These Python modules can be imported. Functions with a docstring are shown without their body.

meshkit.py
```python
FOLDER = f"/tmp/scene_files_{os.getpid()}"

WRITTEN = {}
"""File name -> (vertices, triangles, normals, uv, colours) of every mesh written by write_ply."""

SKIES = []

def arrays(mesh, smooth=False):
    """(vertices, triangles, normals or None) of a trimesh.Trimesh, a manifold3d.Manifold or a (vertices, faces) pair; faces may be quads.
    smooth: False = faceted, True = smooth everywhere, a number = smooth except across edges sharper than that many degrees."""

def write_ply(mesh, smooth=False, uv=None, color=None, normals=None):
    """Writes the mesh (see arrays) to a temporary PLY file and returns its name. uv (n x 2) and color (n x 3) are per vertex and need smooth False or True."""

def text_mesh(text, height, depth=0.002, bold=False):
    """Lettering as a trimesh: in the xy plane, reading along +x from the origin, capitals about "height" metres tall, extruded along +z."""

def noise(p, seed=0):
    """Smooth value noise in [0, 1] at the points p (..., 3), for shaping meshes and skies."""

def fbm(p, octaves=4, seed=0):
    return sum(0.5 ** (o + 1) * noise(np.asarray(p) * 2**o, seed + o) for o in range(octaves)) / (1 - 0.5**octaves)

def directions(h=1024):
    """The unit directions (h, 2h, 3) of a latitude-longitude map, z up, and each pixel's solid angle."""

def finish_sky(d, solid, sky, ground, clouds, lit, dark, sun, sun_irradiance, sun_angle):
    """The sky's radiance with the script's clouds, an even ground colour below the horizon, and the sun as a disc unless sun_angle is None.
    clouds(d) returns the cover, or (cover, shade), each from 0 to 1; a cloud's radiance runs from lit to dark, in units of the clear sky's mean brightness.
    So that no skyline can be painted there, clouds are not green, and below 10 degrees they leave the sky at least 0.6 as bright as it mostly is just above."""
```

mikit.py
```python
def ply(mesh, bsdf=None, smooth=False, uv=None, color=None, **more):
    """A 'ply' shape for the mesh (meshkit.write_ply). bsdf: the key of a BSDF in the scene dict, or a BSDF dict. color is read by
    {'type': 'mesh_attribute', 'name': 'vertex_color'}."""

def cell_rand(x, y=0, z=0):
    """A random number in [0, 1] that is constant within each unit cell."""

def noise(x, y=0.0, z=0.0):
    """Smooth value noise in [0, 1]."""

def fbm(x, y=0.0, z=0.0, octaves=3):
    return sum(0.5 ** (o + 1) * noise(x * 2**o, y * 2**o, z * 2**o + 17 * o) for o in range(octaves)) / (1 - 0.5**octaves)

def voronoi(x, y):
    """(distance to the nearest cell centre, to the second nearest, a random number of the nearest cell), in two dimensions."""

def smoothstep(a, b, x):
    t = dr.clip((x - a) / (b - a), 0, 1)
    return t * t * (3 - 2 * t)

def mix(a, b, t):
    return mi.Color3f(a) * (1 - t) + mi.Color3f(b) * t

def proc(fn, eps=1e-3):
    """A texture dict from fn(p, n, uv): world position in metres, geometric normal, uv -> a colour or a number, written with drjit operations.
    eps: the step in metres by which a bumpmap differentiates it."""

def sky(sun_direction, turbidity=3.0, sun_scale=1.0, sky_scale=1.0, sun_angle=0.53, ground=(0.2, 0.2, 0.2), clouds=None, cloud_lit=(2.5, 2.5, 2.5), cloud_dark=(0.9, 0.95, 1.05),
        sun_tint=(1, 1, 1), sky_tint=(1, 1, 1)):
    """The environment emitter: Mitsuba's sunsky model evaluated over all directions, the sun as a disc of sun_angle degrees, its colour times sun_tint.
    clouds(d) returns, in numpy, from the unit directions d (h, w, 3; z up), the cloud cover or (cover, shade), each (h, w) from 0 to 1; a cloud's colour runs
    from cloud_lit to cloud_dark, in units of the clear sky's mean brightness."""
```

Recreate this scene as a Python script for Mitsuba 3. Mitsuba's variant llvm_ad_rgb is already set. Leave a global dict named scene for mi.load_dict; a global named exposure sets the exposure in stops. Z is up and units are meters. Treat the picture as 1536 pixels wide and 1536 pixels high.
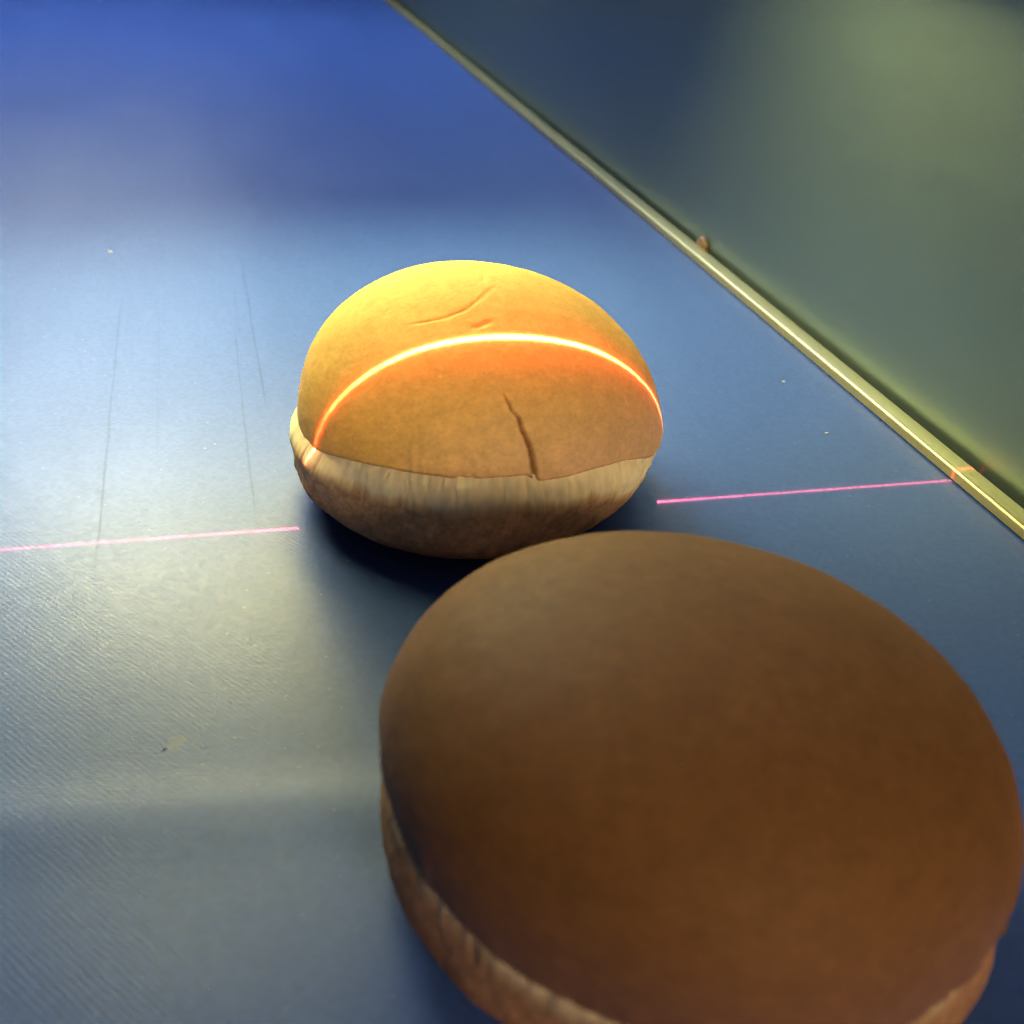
import math
import numpy as np
import trimesh
import drjit as dr
import mitsuba as mi
import mikit
import meshkit
from mikit import noise, fbm, smoothstep, mix, proc
from scipy.interpolate import PchipInterpolator
from shapely.geometry import Polygon

T = mi.ScalarTransform4f
scene, labels = {}, {}
exposure = 0.0

# ------------------------------------------------------------------ camera
# metres; origin under the middle of the far bun, +y along the belt (away), z up
CAM = np.array([-0.07647332, -0.27548307, 0.16540227])
FWD = np.array([0.26031704, 0.81178338, -0.52272629])
UP = np.array([0.08317338, 0.52052535, 0.84978559])
FOV = 2 * math.degrees(math.atan(768 / 1650))
scene['camera'] = {
    'type': 'thinlens', 'fov': FOV, 'fov_axis': 'x', 'near_clip': 0.01, 'far_clip': 20.0,
    'aperture_radius': 0.0012, 'focus_distance': 0.315,
    'to_world': T().look_at(origin=CAM.tolist(), target=(CAM + FWD).tolist(), up=UP.tolist()),
}

# ------------------------------------------------------------------ light
# dim light of the factory hall from all sides
scene['hall_light'] = {'type': 'constant', 'radiance': {'type': 'rgb', 'value': [0.040, 0.042, 0.046]}}


def box(sx, sy, sz, c=(0, 0, 0)):
    m = trimesh.creation.box((sx, sy, sz))
    m.apply_translation(c)
    return m


def frame(origin, target, up=(0, 0, 1)):
    return T().look_at(origin=list(origin), target=list(target), up=list(up))


def tag(key, label, cat, group=None, kind=None):
    labels[key] = {'label': label, 'category': cat}
    if group:
        labels[key]['group'] = group
    if kind:
        labels[key]['kind'] = kind


scene['lamp_metal'] = {'type': 'twosided', 'b': {'type': 'principled', 'base_color': {'type': 'rgb', 'value': [.09, .09, .09]}, 'roughness': .5}}


def strip_lamp(key, origin, target, w, h, radiance, label, flap=.035, d=.035):
    """A hooded lamp: trough housing and a lit diffuser (local +z = beam)."""
    m = frame(origin, target)
    t = .006
    side = trimesh.creation.extrude_polygon(Polygon([(-h / 2 - t, -t), (h / 2, -t), (h / 2, flap - t / 2), (-h / 2 - t, d - t / 2)]), t)
    side.apply_transform(np.array([[0, 0, 1, 0], [1, 0, 0, 0], [0, 1, 0, 0], [0, 0, 0, 1.0]]))
    left, right = side.copy(), side.copy()
    left.apply_translation((-w / 2 - t, 0, 0))
    right.apply_translation((w / 2, 0, 0))
    walls = trimesh.util.concatenate([left, right, box(w + 2 * t, h + 2 * t, t, (0, 0, -t)), 
                                      box(w + 2 * t, t, d, (0, -(h + t) / 2, d / 2 - t / 2)), box(w + 2 * t, t, flap, (0, (h + t) / 2, flap / 2 - t / 2))])
    scene[key + '__housing'] = mikit.ply(walls, 'lamp_metal', to_world=m)
    v = np.array([[-w / 2, -h / 2, .002], [w / 2, -h / 2, .002], [w / 2, h / 2, .002], [-w / 2, h / 2, .002]])
    scene[key + '__diffuser'] = mikit.ply((v, np.array([[0, 1, 2], [0, 2, 3]])), 'lamp_metal', to_world=m,
                                          emitter={'type': 'area', 'radiance': {'type': 'rgb', 'value': list(radiance)}})
    tag(key, label, 'lamp')


# warm strip lamp under the machine hood, just behind and above the far bun
strip_lamp('strip_lamp', (-.038, .190, .172), (-.036, -.0100, -.012), .25, .045, [c * 59 for c in (1.0, .89, .33)], 'warm white strip lamp hung low over the belt behind the far bun', .066, .012)
# cool lamp further down the line
strip_lamp('hall_lamp', (-.22, .98, .62), (-.06, .12, 0), .36, .26, [c * 33 for c in (.84, .96, 1.0)], 'cool white lamp hanging far down the conveyor')
# unseen fill lamp, added on the operator's side to brighten the bun fronts
strip_lamp('added_fill_lamp', (.13, -.85, .36), (0, -.03, .03), .25, .12, [c * 64 for c in (1.0, .72, .40)], 'added fill lamp above the operator side of the conveyor')

# unseen second strip lamp, added higher up for sheen on the near belt
strip_lamp('strip_lamp_001', (-.10, .13, .36), (-.11, -.10, 0), .15, .06, [c * 27 for c in (1.0, .93, .34)], 'added warm white strip lamp, highest of all, for the near belt sheen', .14, .10)

# red line laser overhead: a fan of light across the belt
LH = .55
LASER = np.array([1.0, .054, .036])
UVF = math.tan(math.radians(34))


def laser_fan(p, n, uv):
    a = (uv.x - .5) * 2 * UVF * LH      # metres along the line, at belt height
    b = (uv.y - .5) * 2 * UVF * LH      # metres across the line
    core = dr.exp(-dr.square(b / .00060)) + .10 * dr.exp(-dr.square(b / .00120))
    halo = .008 * dr.exp(-dr.abs(b) / .0055) + .010 * dr.exp(-dr.square(b / .0022))
    along = (.058 + .942 * dr.exp(-dr.square(a / .034))) * smoothstep(.164, .150, dr.abs(a + .004))
    speck = .62 + .76 * noise(a * 3000, b * 500)
    return mi.Color3f((core * speck + halo) * along)


# the fan's plane cuts the belt along y = -0.0187 - 0.024 x
scene['line_laser'] = {
    'type': 'spot', 'cutoff_angle': 34.0, 'beam_width': 33.0,
    'intensity': {'type': 'rgb', 'value': (LASER * 1500 * LH * LH).tolist()},
    'texture': proc(laser_fan),
    'to_world': T().look_at(origin=[0, -.0187 - .056 * LH, LH], target=[0, -.0187, 0], up=[.024, 1, 0]),
}

# ------------------------------------------------------------------ conveyor belt
SCR = [((-.0559, .214), (-.0574, .050), 1.0), ((-.1046, .170), (-.1069, -.040), .6), ((-.0633, .138), (-.0658, -.016), .7),
       ((-.0612, .180), (-.0622, .110), .35), ((-.0905, .150), (-.0917, .02), .22), ((-.020, .26), (-.0215, .17), .25), ((.1050, .16), (.1040, -.05), .25)]


def scratch(p):
    s = mi.Float(0)
    for (x0, y0), (x1, y1), k in SCR:
        t = (p.y - y0) / (y1 - y0)
        x = x0 + (x1 - x0) * t + .0004 * (noise(p.y * 60 + x0 * 999) - .5)
        ends = smoothstep(0, .2, t) * smoothstep(1, .85, t)
        s = dr.maximum(s, k * ends * dr.exp(-dr.square((p.x - x) / .00032)) * (.6 + .5 * noise(p.y * 150, x0 * 777)))
    return s


def belt_color(p, n, uv):
    w = fbm(p.x * 22, p.y * 6, 0, octaves=4)
    g = noise(p.x * 900, p.y * 900)
    c = mix((.030, .066, .262), (.037, .080, .300), w)
    c = c * (.93 + .14 * g)
    f1, f2, cell = mikit.voronoi(p.x * 170, p.y * 170)
    cell_fade = noise(p.x * 40, p.y * 40, 4)
    dot = smoothstep(.11, .03, f1) * smoothstep(.86, .90, cell)
    c = mix(c, (.22, .25, .30), .30 * dot * cell_fade)
    e = dr.sqrt(dr.square((p.x + .0880) / .0030) + dr.square((p.y + .0958) / .0021)) + 1.1 * (noise(p.x * 900, p.y * 900, 7) - .5)
    c = mix(c, (.13, .15, .16), .40 * smoothstep(1.1, .3, e))          # dried flour smear
    return c * (1 - .28 * scratch(p))


def belt_rough(p, n, uv):
    return .40 + .10 * (fbm(p.x * 30, p.y * 12, 8) - .5) + .05 * (noise(p.x * 800, p.y * 800) - .5) + .14 * scratch(p)


PITCH = .00118


def belt_relief(p, n, uv):
    u = (p.x * .80 + p.y * .60) / PITCH
    v = (p.x * .60 - p.y * .80) / PITCH
    wob = .35 * noise(p.x * 300, p.y * 300)
    tw = .5 + .5 * dr.cos(2 * math.pi * (u + wob))
    cr = .5 + .5 * dr.cos(2 * math.pi * (v * .55 + .5 * dr.floor(u)))
    fine = noise(p.x * 2600, p.y * 2600)
    return .000017 * tw + .000009 * tw * cr + .000006 * fine - .00002 * scratch(p)


scene['belt_rubber'] = {'type': 'twosided', 'b': {'type': 'bumpmap', 'arbitrary': proc(belt_relief, eps=1e-4), 'scale': 1.0,
                        'bsdf': {'type': 'principled', 'base_color': proc(belt_color), 'roughness': proc(belt_rough), 'specular': .21}}}


def belt_mesh():
    xs = np.concatenate([np.linspace(-.60, .157, 120)])
    ys = np.concatenate([np.linspace(-.7, -.16, 20), np.linspace(-.159, -.07, 180), np.linspace(-.069, 3.2, 120)])
    X, Y = np.meshgrid(xs, ys, indexing='ij')
    s = Y - (-.1215 - .13 * (X + .05))            # low ridge shaped in to catch lamplight as a pale strip
    Z = .0008 * np.exp(-(s / .0095) ** 2) * np.clip((.12 - X) / .08, 0, 1)
    Z += .00018 * (meshkit.fbm(np.stack([X * 9, Y * 6, 0 * X], -1), 3, 4) - .5) * (np.abs(X) < .55)
    i, j = np.meshgrid(np.arange(len(xs) - 1), np.arange(len(ys) - 1), indexing='ij')
    k = len(ys)
    f = np.stack([i * k + j, (i + 1) * k + j, (i + 1) * k + j + 1, i * k + j + 1], -1).reshape(-1, 4)
    return np.stack([X, Y, Z], -1).reshape(-1, 3), f


scene['conveyor_belt'] = mikit.ply(belt_mesh(), 'belt_rubber', smooth=True)
tag('conveyor_belt', 'wide blue woven conveyor belt, lightly scratched, under both buns', 'conveyor belt')


# ------------------------------------------------------------------ side guard: rail, panel, bolt
def steel_rough(p, n, uv):
    return .41 + .12 * (fbm(p.y * 5, p.z * 14, 2) - .5) + .05 * (noise(p.y * 40, p.z * 2500) - .5)


def steel_color(p, n, uv):
    return mix((.125, .175, .172), (.165, .22, .205), fbm(p.y * 4, p.z * 9, 1))


scene['panel_steel'] = {'type': 'twosided', 'b': {'type': 'principled', 'base_color': proc(steel_color), 'roughness': proc(steel_rough), 'metallic': .85, 'specular': .5}}


def rail_color(p, n, uv):
    return mix((.25, .225, .12), (.31, .285, .16), fbm(p.y * 20, p.x * 300, p.z * 300))


def rail_rough(p, n, uv):
    return .34 + .12 * (fbm(p.y * 30, p.x * 900, p.z * 900) - .5)


scene['rail_metal'] = {'type': 'twosided', 'b': {'type': 'principled', 'base_color': proc(rail_color), 'roughness': proc(rail_rough), 'metallic': .6, 'specular': .5}}


def rail_mesh():
    from shapely.geometry import Polygon
    h = .0042
    prof = [(0, .0006), (0, h - .0014), (.0005, h - .0005), (.0014, h), (.0066, h), (.0073, h - .0006), (.0073, .0006)]
    n = len(prof)
    ys = np.concatenate([np.linspace(-.7, .6, 60), np.linspace(.65, 3.2, 30)])
    dx = .0004 * np.sin(ys * 9)
    v = np.array([[.1506 + a + d, y, z] for y, d in zip(ys, dx) for a, z in prof])
    f = [[r * n + k, r * n + (k + 1) % n, (r + 1) * n + (k + 1) % n, (r + 1) * n + k] for r in range(len(ys) - 1) for k in range(n)]
    m = trimesh.Trimesh(*[v, np.vstack([[(q[0], q[2], q[1]), (q[0], q[3], q[2])] for q in f])], process=False)
    return m


scene['side_guard__rail'] = mikit.ply(rail_mesh(), 'rail_metal', smooth=50)
scene['side_guard__panel'] = mikit.ply(box(.003, 4.2, .40, (.1622, 1.3, .17)), 'panel_steel')
scene['side_guard__channel'] = mikit.ply(box(.0040, 4.2, .003, (.1585, 1.3, -.006)), 'panel_steel')
bolt = trimesh.creation.icosphere(subdivisions=3, radius=1.0)
bv = np.array(bolt.vertices)
bv *= np.array([.0027, .0058, .0060]) * (1 + .12 * (meshkit.noise(bv * 2, 3)[:, None] - .5))
bolt = trimesh.Trimesh(bv + np.array([.1598, .196, .0026]), bolt.faces)
scene['bolt_paint'] = {'type': 'principled', 'base_color': {'type': 'rgb', 'value': [.13, .075, .045]}, 'roughness': .5}
scene['side_guard__bolt_head'] = mikit.ply(bolt, 'bolt_paint', smooth=True)
tag('side_guard', 'grey green steel side guard with khaki metal rail along the belt edge', 'machine guard')
labels['side_guard__bolt_head'] = {'label': 'small brown bolt head just above the rail'}

# ------------------------------------------------------------------ buns
CX, CY, RX, RY, ZC, HH, EA, EB, AX, AY, C2 = -.0004, -.0045, .0517, .0513, .0237, .0608, .9453, .956, -.0013, .0132, .0087
SEAM = np.array([[-200, 24.2], [-170, 24.3], [-157, 26.2], [-144, 28.6], [-137, 29.6], [-128, 30.4], [-120, 30.8], [-109, 31.2], [-102, 31.6], [-94, 32.0], [-91.5, 32.1], [-89, 30.9],
                 [-87, 30.6], [-79, 30.5], [-70, 30.6], [-59, 30.0], [-48, 27.6], [-37, 25.1], [0, 24.0], [60, 23.5], [110, 23.6], [160, 24.2]])


def seam_z(deg):
    d = (deg + 200) % 360 - 200
    k = np.vstack([SEAM, [[160.001, 24.2]]])
    return PchipInterpolator(k[:-1, 0], k[:-1, 1])(np.clip(d, -200, 160)) * 1e-3


def polyline(P, pts):
    """(distance, parameter 0..1 along) from points P to a polyline."""
    pts = np.asarray(pts, float)
    seg = np.linalg.norm(np.diff(pts, axis=0), axis=1)
    at = np.concatenate([[0], np.cumsum(seg)]) / seg.sum()
    best, par = np.full(len(P), 9.0), np.zeros(len(P))
    for k in range(len(pts) - 1):
        ab = pts[k + 1] - pts[k]
        t = np.clip(((P - pts[k]) @ ab) / (ab @ ab), 0, 1)
        d = np.linalg.norm(P - (pts[k] + t[:, None] * ab), axis=1)
        m = d < best
        best[m], par[m] = d[m], (at[k] + t * (at[k + 1] - at[k]))[m]
    return best, par


mm = 1e-3
CRACK = [(-4.6, -37.8, 46.8), (-3.4, -41.5, 43.9), (-1.9, -42.9, 42.7), (-1.8, -44.9, 40.8), (-.5, -47.7, 37.9), (.1, -50.1, 34.8), (.2, -51.4, 33.0), (.3, -52.9, 30.4)]
CREASE = [(-24.9, -10.6, 55.0), (-19.4, -12.3, 56.3), (-14.6, -12.5, 57.2), (-8.4, -10.6, 58.5), (-3.3, -6.0, 59.6), (.9, -.9, 60.3), (2.4, 3.4, 60.6)]
HOOK = [(2.7, 12.9, 60.6), (.7, 8.3, 60.8), (-.2, 3.8, 60.7)]
DENT = [(-8.7, -17.8, 56.4), (-6.1, -17.4, 56.8), (-2.8, -15.8, 57.4)]
PIMPLES = [(-6.2, -28.8, 52.1, -1), (-14.2, -37.9, 45.4, 1), (-12.5, -39.1, 44.8, 1), (-5.7, -34, 49.2, 1), (-4, -35, 48.7, 1), (-19.6, -30.7, 48.7, 1), (-10.3, -34.9, 48.1, 1)]


def smooth01(x):
    x = np.clip(x, 0, 1)
    return x * x * (3 - 2 * x)


def grid_faces(nt, npr):
    i, j = np.meshgrid(np.arange(nt), np.arange(npr - 1), indexing='ij')
    a, b = i * npr + j, ((i + 1) % nt) * npr + j
    return np.stack([a, b, b + 1, a + 1], -1).reshape(-1, 4)


def bump_noise(P, f, seed, octv=1):
    return meshkit.fbm(P * f, octv, seed) - .5


def crown_surface(deg, e):
    """Points at angle deg (rad TH) and elevation parameter e (pi/2 apex .. 0 equator)."""
    th = np.radians(deg)
    k = 1 + C2 * np.cos(3 * th - .5)
    r = np.abs(np.cos(e)) ** EA
    zz = np.abs(np.sin(e)) ** EB
    return np.stack([CX + RX * r * np.cos(th) * k + AX * zz, CY + RY * r * np.sin(th) * k + AY * zz, ZC + (HH - ZC) * zz], -1)


def make_crown(nt, ne, far, seed):
    deg = np.linspace(-180, 180, nt, endpoint=False)
    zs = seam_z(deg) + .0004 * (meshkit.fbm(np.stack([np.cos(np.radians(deg)) * 9, np.sin(np.radians(deg)) * 9, 0 * deg + seed], -1), 3, seed) - .5)
    e1 = np.arcsin(np.clip((zs - ZC) / (HH - ZC), 0.0, 1) ** (1 / EB))
    u = np.linspace(0, 1, ne)
    E_ = (math.pi / 2) * (1 - u)[None] + e1[:, None] * u[None]
    D = np.repeat(deg[:, None], ne, 1)
    P = crown_surface(D, E_).reshape(-1, 3)
    # normals of the smooth form
    h = 1e-3
    du = crown_surface(D + h, E_) - crown_surface(D - h, E_)
    dv = crown_surface(D, E_ + 1e-4) - crown_surface(D, E_ - 1e-4)
    N = np.cross(du, dv).reshape(-1, 3)
    L = np.linalg.norm(N, axis=1, keepdims=True)
    N = np.where(L > 1e-14, N / np.maximum(L, 1e-14), [0, 0, 1])
    N[(N * (P - [CX, CY, .02])).sum(1) < 0] *= -1
    off = .0011 * bump_noise(P, 38, seed + 1, 2) + .00022 * bump_noise(P, 260, seed + 2, 2) + .00007 * bump_noise(P, 1300, seed + 3, 2)
    dz = P[:, 2] - np.repeat(zs, ne)
    Dd = D.reshape(-1)
    # folds rising from the seam
    fold = meshkit.noise(np.stack([Dd * .22, dz * 40, 0 * Dd + seed], -1), seed + 5) - .5
    fold2 = meshkit.noise(np.stack([Dd * .6, dz * 60, 0 * Dd + seed], -1), seed + 6) - .5
    zone = smooth01((Dd + 140) / 16) * smooth01((-98 - Dd) / 8) if far else .4
    off += (.0009 * fold + .0003 * fold2) * np.exp(-dz / .0065) * (.25 + 2.2 * zone)
    tone = np.zeros(len(P))
    if far:
        d, t = polyline(P, np.array(CRACK) * mm)
        w = .00030 + .00045 * t
        dep = (.0004 + .0013 * smooth01(t * 1.6))
        d = np.maximum(0, d + .0005 * bump_noise(P, 900, 31, 2))
        g = np.exp(-(d / w) ** 2)
        off -= dep * g
        side = np.exp(-(d / .0022) ** 2) * .00035 * smooth01(t * 2)
        off += side
        tone -= .55 * g
        d, t = polyline(P, np.array(CREASE) * mm)
        g = np.exp(-(d / (.0005 + .0004 * t)) ** 2) * smooth01(t * 8) * smooth01((1 - t) * 6)
        off += -.00022 * g + .00005 * np.exp(-(d / .0022) ** 2) * smooth01(t * 4) * smooth01((1 - t) * 4)
        d, t = polyline(P, np.array(HOOK) * mm)
        off -= .00018 * np.exp(-(d / .0010) ** 2)
        d, t = polyline(P, np.array(DENT) * mm)
        off -= .00045 * np.exp(-(d / .0008) ** 2) * smooth01(t * 4 + .2) * smooth01((1 - t) * 4 + .2)
        for x, y, z, s in PIMPLES:
            r = np.linalg.norm(P - np.array([x, y, z]) * mm, axis=1)
            off += s * .00020 * np.exp(-(r / .00055) ** 2)
        rg = np.random.default_rng(8)
        for k in range(70):
            a, e = rg.uniform(-150, -30), rg.uniform(.35, 1.0)
            q = crown_surface(np.array([a]), np.array([e]))[0]
            r = np.linalg.norm(P - q, axis=1)
            off += rg.uniform(.5, 1.3) * rg.choice([1, 1, -1]) * .00011 * np.exp(-(r / rg.uniform(.0003, .0006)) ** 2)
    P = P + N * off[:, None]
    # colour of the crust: golden on top, paler towards the seam
    pale = smooth01(1 - dz / .023) * (.85 + .8 * bump_noise(P, 60, seed + 9, 3)) * smooth01((Dd + 150) / 75)
    pale = np.clip(pale, 0, 1)[:, None]
    spots = bump_noise(P, 420, seed + 11, 3)[:, None]
    spots = spots + .8 * bump_noise(P, 1500, seed + 13, 1)[:, None]
    mott = bump_noise(P, 55, seed + 12, 3)[:, None]
    col = np.array([.67, .395, .118]) * (1 - pale) + np.array([.70, .47, .30]) * pale
    col = col * (1 + (.25 if far else .30) * spots + (.30 if far else .20) * mott + tone[:, None])
    col = col * (1 + np.minimum(tone, 0)[:, None] * np.array([0, .35, .5]))
    col = np.clip(col, .01, .95)
    # rolled lower lip
    P = P.reshape(nt, ne, 3)
    col = col.reshape(nt, ne, 3)
    th = np.radians(deg)
    rad = np.stack([np.cos(th), np.sin(th), 0 * th], -1)
    rim = P[:, -1]
    lips = [(.0003, .0007), (.0012, .0012), (.0026, .0011), (.006, .0004)]
    ext = np.stack([rim - rad * a - np.array([0, 0, 1]) * b for a, b in lips], 1)
    P = np.concatenate([P, ext], 1)
    lipc = np.stack([col[:, -1] * .85 * (1 - q) + np.array([.66, .52, .28]) * q for q in (.1, .4, .8, 1.0)], 1)
    col = np.concatenate([col, lipc], 1)
    n2 = ne + len(lips)
    return P.reshape(-1, 3), grid_faces(nt, n2)[:, ::-1], col.reshape(-1, 3)


HZ = np.array([0, 2.5, 6, 11, 17, 23, 27, 33]) * mm
HR = np.array([37.2, 42.0, 47.6, 50.6, 50.6, 50.9, 50.3, 49.6]) * mm


def make_heel(nt, nz, seed, far):
    deg = np.linspace(-180, 180, nt, endpoint=False)
    th = np.radians(deg)
    zs = seam_z(deg)
    off = np.abs(((deg - 184 + 180) % 360) - 180)
    back, lift = smooth01((40 - off) / 26), smooth01((27 - off) / 22)      # torn lip at the left rear
    ztop = zs + .0002 + (.0045 * lift if far else 0)
    k = 1 - .0085 * np.cos(th) + .0042 * np.sin(th) + .0401 * np.cos(2 * th) + .0412 * np.sin(2 * th) + .0103 * np.cos(3 * th) + .0203 * np.sin(3 * th)
    k = 1 + (k - 1) * (1.0 if far else .35)
    v = np.linspace(0, 1, nz)
    Z = ztop[:, None] * v[None]
    base = PchipInterpolator(HZ, HR)(Z)
    # the band tucks in under the crown's edge in front, and follows the crown's outline
    th2 = th[:, None]
    rc = .0507 * (1 + C2 * np.cos(3 * th2 - .5))
    low = base * k[:, None]
    up = rc * (1 - .5 * np.clip((Z - .022) / .03, 0, 1) ** 2) + (back[:, None] * (.0042 * np.exp(-((Z - .0185) / .0062) ** 2) - .0012 * smooth01((Z - .024) / .008)) if far else 0)
    f = smooth01((Z - .010) / .013)
    x0, y0 = -.0011 * (1 - f) + CX * f, -.0027 * (1 - f) + (CY + .0006) * f
    r = low * (1 - f) + up * f
    r = r - .0010 * smooth01((v[None] - .90) / .10) * (1 - back[:, None])
    D = np.repeat(deg[:, None], nz, 1)
    arc = D * math.pi / 180 * .05
    q = lambda fx, fz, s, o=2: meshkit.fbm(np.stack([arc * fx, Z * fz, 0 * Z + s], -1), o, s) - .5
    # vertical pulls of the crumb in the band, coarse crust below
    inband = smooth01((Z - .015) / .008)
    wr = 1 - .75 * back[:, None]
    r = r + inband * wr * (.0014 * q(260, 90, seed + 1, 3) + .0007 * q(900, 330, seed + 2, 2)) + (1 - inband) * (.0007 * q(120, 160, seed + 3, 3) + .0003 * q(900, 500, seed + 4, 2))
    if far:
        for a, zt, w_, dp in ((-100.5, .028, .5, .0009), (-86.5, .0275, .5, .0010), (-60.5, .0235, .6, .0008), (-112, .026, .4, .0006), (-126, .027, .4, .0006), (-75, .025, .4, .0005)):
            r = r - dp * np.exp(-((D - a - 12 * (zt - Z) * 20) / w_) ** 2) * np.exp(-((Z - zt) / .0035) ** 2)
    rg = np.random.default_rng(seed)
    for k in range(70):
        a, zt, w_, lean = rg.uniform(-172, -22), rg.uniform(.019, .030), rg.uniform(.22, .55), rg.uniform(-160, 160)
        r = r - rg.uniform(.15, .75) ** 2 * .0018 * np.exp(-((D - a - lean * (Z - zt)) / w_) ** 2) * np.exp(-((Z - zt) / rg.uniform(.0022, .0050)) ** 2)
    r = r + .0009 * q(70, 70, seed + 14, 2) * smooth01(Z / .004)
    P = np.stack([x0 + r * np.cos(th2), y0 + r * np.sin(th2), Z], -1)
    # colour: brown baked crust below, pale crumb above with a streaky edge
    edge = .0207 + .0022 * np.sin(np.radians(D + 160)) - .011 * smooth01((D + 72) / 34) + .0028 * q(260, 8, seed + 5, 3) + .0016 * q(1400, 30, seed + 6, 2)
    edge = edge + (0 if far else .0125)
    g = smooth01((Z - edge + .0022) / .0042)[..., None]
    low_t = smooth01((Z - .004) / .013)[..., None]
    crust = np.array([.26, .115, .055]) * (1 - low_t) + np.array([.52, .32, .18]) * low_t
    crust = crust * (1 + .8 * q(380, 380, seed + 7, 3)[..., None] + .5 * q(1300, 1300, seed + 8, 2)[..., None])
    crumb = np.array([.86, .77, .52]) * (1 + .35 * q(520, 190, seed + 9, 3)[..., None])
    mid = np.array([.62, .42, .15])
    col = crust * (1 - g) + crumb * g
    m = (g * (1 - g) * 4)
    col = col * (1 - .35 * m) + mid * .35 * m
    # close: bottom centre and a cut top hidden under the crown
    ins = np.stack([P[:, -1] * np.array([.93, .93, 1]) - [0, 0, .0002], P[:, -1] * np.array([.5, .5, 0]) + [0, 0, .024], P[:, -1] * np.array([.01, .01, 0]) + [0, 0, .024]], 1)
    bot = np.stack([P[:, 0] * np.array([.01, .01, 0]) + [0, 0, .0004], P[:, 0] * np.array([.9, .9, 1]) + [0, 0, .0002]], 1)
    P = np.concatenate([bot, P, ins], 1)
    col = np.concatenate([col[:, :1], col[:, :1], col, np.repeat(col[:, -1:], 3, 1)], 1)
    return P.reshape(-1, 3), grid_faces(nt, nz + 5), np.clip(col, .01, .92).reshape(-1, 3)


def grain(p, n, uv):
    return .00005 * fbm(p.x * 2000, p.y * 2000, p.z * 2000, octaves=2)


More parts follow.
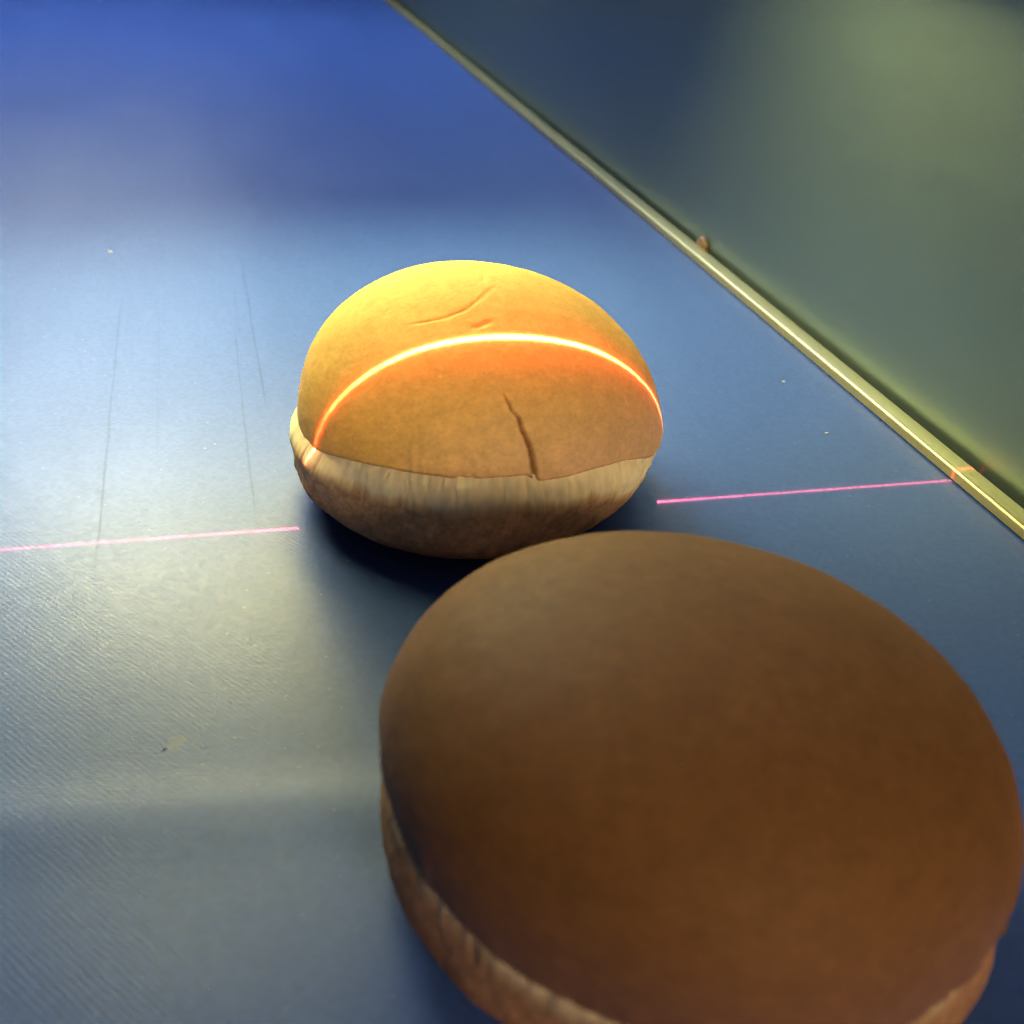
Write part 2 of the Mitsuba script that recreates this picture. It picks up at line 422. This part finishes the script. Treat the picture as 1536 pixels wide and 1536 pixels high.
scene['crust'] = {'type': 'twosided', 'b': {'type': 'bumpmap', 'arbitrary': proc(grain, eps=1e-4), 'scale': 1.0, 'bsdf': {
    'type': 'principled', 'base_color': {'type': 'mesh_attribute', 'name': 'vertex_color'}, 'roughness': .66, 'specular': .12, 'sheen': .15}}}
scene['crumb'] = {'type': 'twosided', 'b': {'type': 'principled', 'base_color': {'type': 'mesh_attribute', 'name': 'vertex_color'}, 'roughness': .85, 'specular': .15, 'sheen': .2}}


def bun(key, pos, yaw, sc, hs, far, seed, res, shade_tint):
    c, s = math.cos(yaw), math.sin(yaw)

    def place(P):
        P = P - np.array([CX, CY, 0]) if not far else P
        return np.stack([(c * P[:, 0] - s * P[:, 1]) * sc + pos[0], (s * P[:, 0] + c * P[:, 1]) * sc + pos[1], P[:, 2] * hs + pos[2]], -1)

    P, F, col = make_crown(res[0], res[1], far, seed)
    scene[key + '__crown'] = mikit.ply((place(P), F), 'crust', smooth=True, color=col * shade_tint)
    P, F, col = make_heel(res[0], res[2], seed + 40, far)
    scene[key + '__heel'] = mikit.ply((place(P), F), 'crumb', smooth=True, color=col * np.sqrt(shade_tint))


bun('hamburger_bun', (0, 0, .0004), 0, 1, 1, True, 3, (900, 260, 110), np.ones(3))
bun('hamburger_bun_001', (.0035, -.1457, .0008), 2.187, 1.0845, 1.0488, False, 21, (700, 200, 70), np.array([.195, .152, .200]))   # crust colour darkened to stand for the shade on this bun
GB = 'burger buns on the blue belt'
tag('hamburger_bun', 'golden burger bun crossed by the bright red laser line, cracked crust', 'bun', GB)
tag('hamburger_bun_001', 'shaded brown burger bun nearest the camera, out of focus', 'bun', GB)
labels['hamburger_bun__heel'] = {'label': 'pale torn crumb band above a brown baked base'}

# ------------------------------------------------------------------ crumbs on the belt
scene['crumb_fleck'] = {'type': 'principled', 'base_color': {'type': 'rgb', 'value': [.62, .60, .50]}, 'roughness': .8}
scene['dark_fleck'] = {'type': 'principled', 'base_color': {'type': 'rgb', 'value': [.03, .025, .02]}, 'roughness': .8}
FLECKS = [((-.1106, .2166), .0011, 'pale crumb on the belt at the far left, beyond the scratches', 'crumb_fleck'), ((.1305, .0541), .0008, 'pale crumb on the belt nearest the steel rail', 'crumb_fleck'),
          ((.1259, .0136), .0008, 'pale crumb on the belt right of the far bun near the laser line', 'crumb_fleck'), ((-.0905, -.0975), .0005, 'tiny dark fleck on the belt at the lower left', 'dark_fleck')]
for i, ((x, y), r, lab, mat) in enumerate(FLECKS):
    m = trimesh.creation.icosphere(subdivisions=2, radius=1.0)
    v = np.array(m.vertices)
    v = v * (1 + .7 * (meshkit.noise(v * 1.7 + 9 * i, i)[:, None] - .5)) * np.array([r, r * .7, r * .35]) * .8 + [x, y, r * .22]
    key = 'crumb_speck' if i == 0 else f'crumb_speck_{i:03d}'
    scene[key] = mikit.ply((v, m.faces), mat, smooth=True)
    tag(key, lab, 'crumb', 'crumbs lying on the belt')
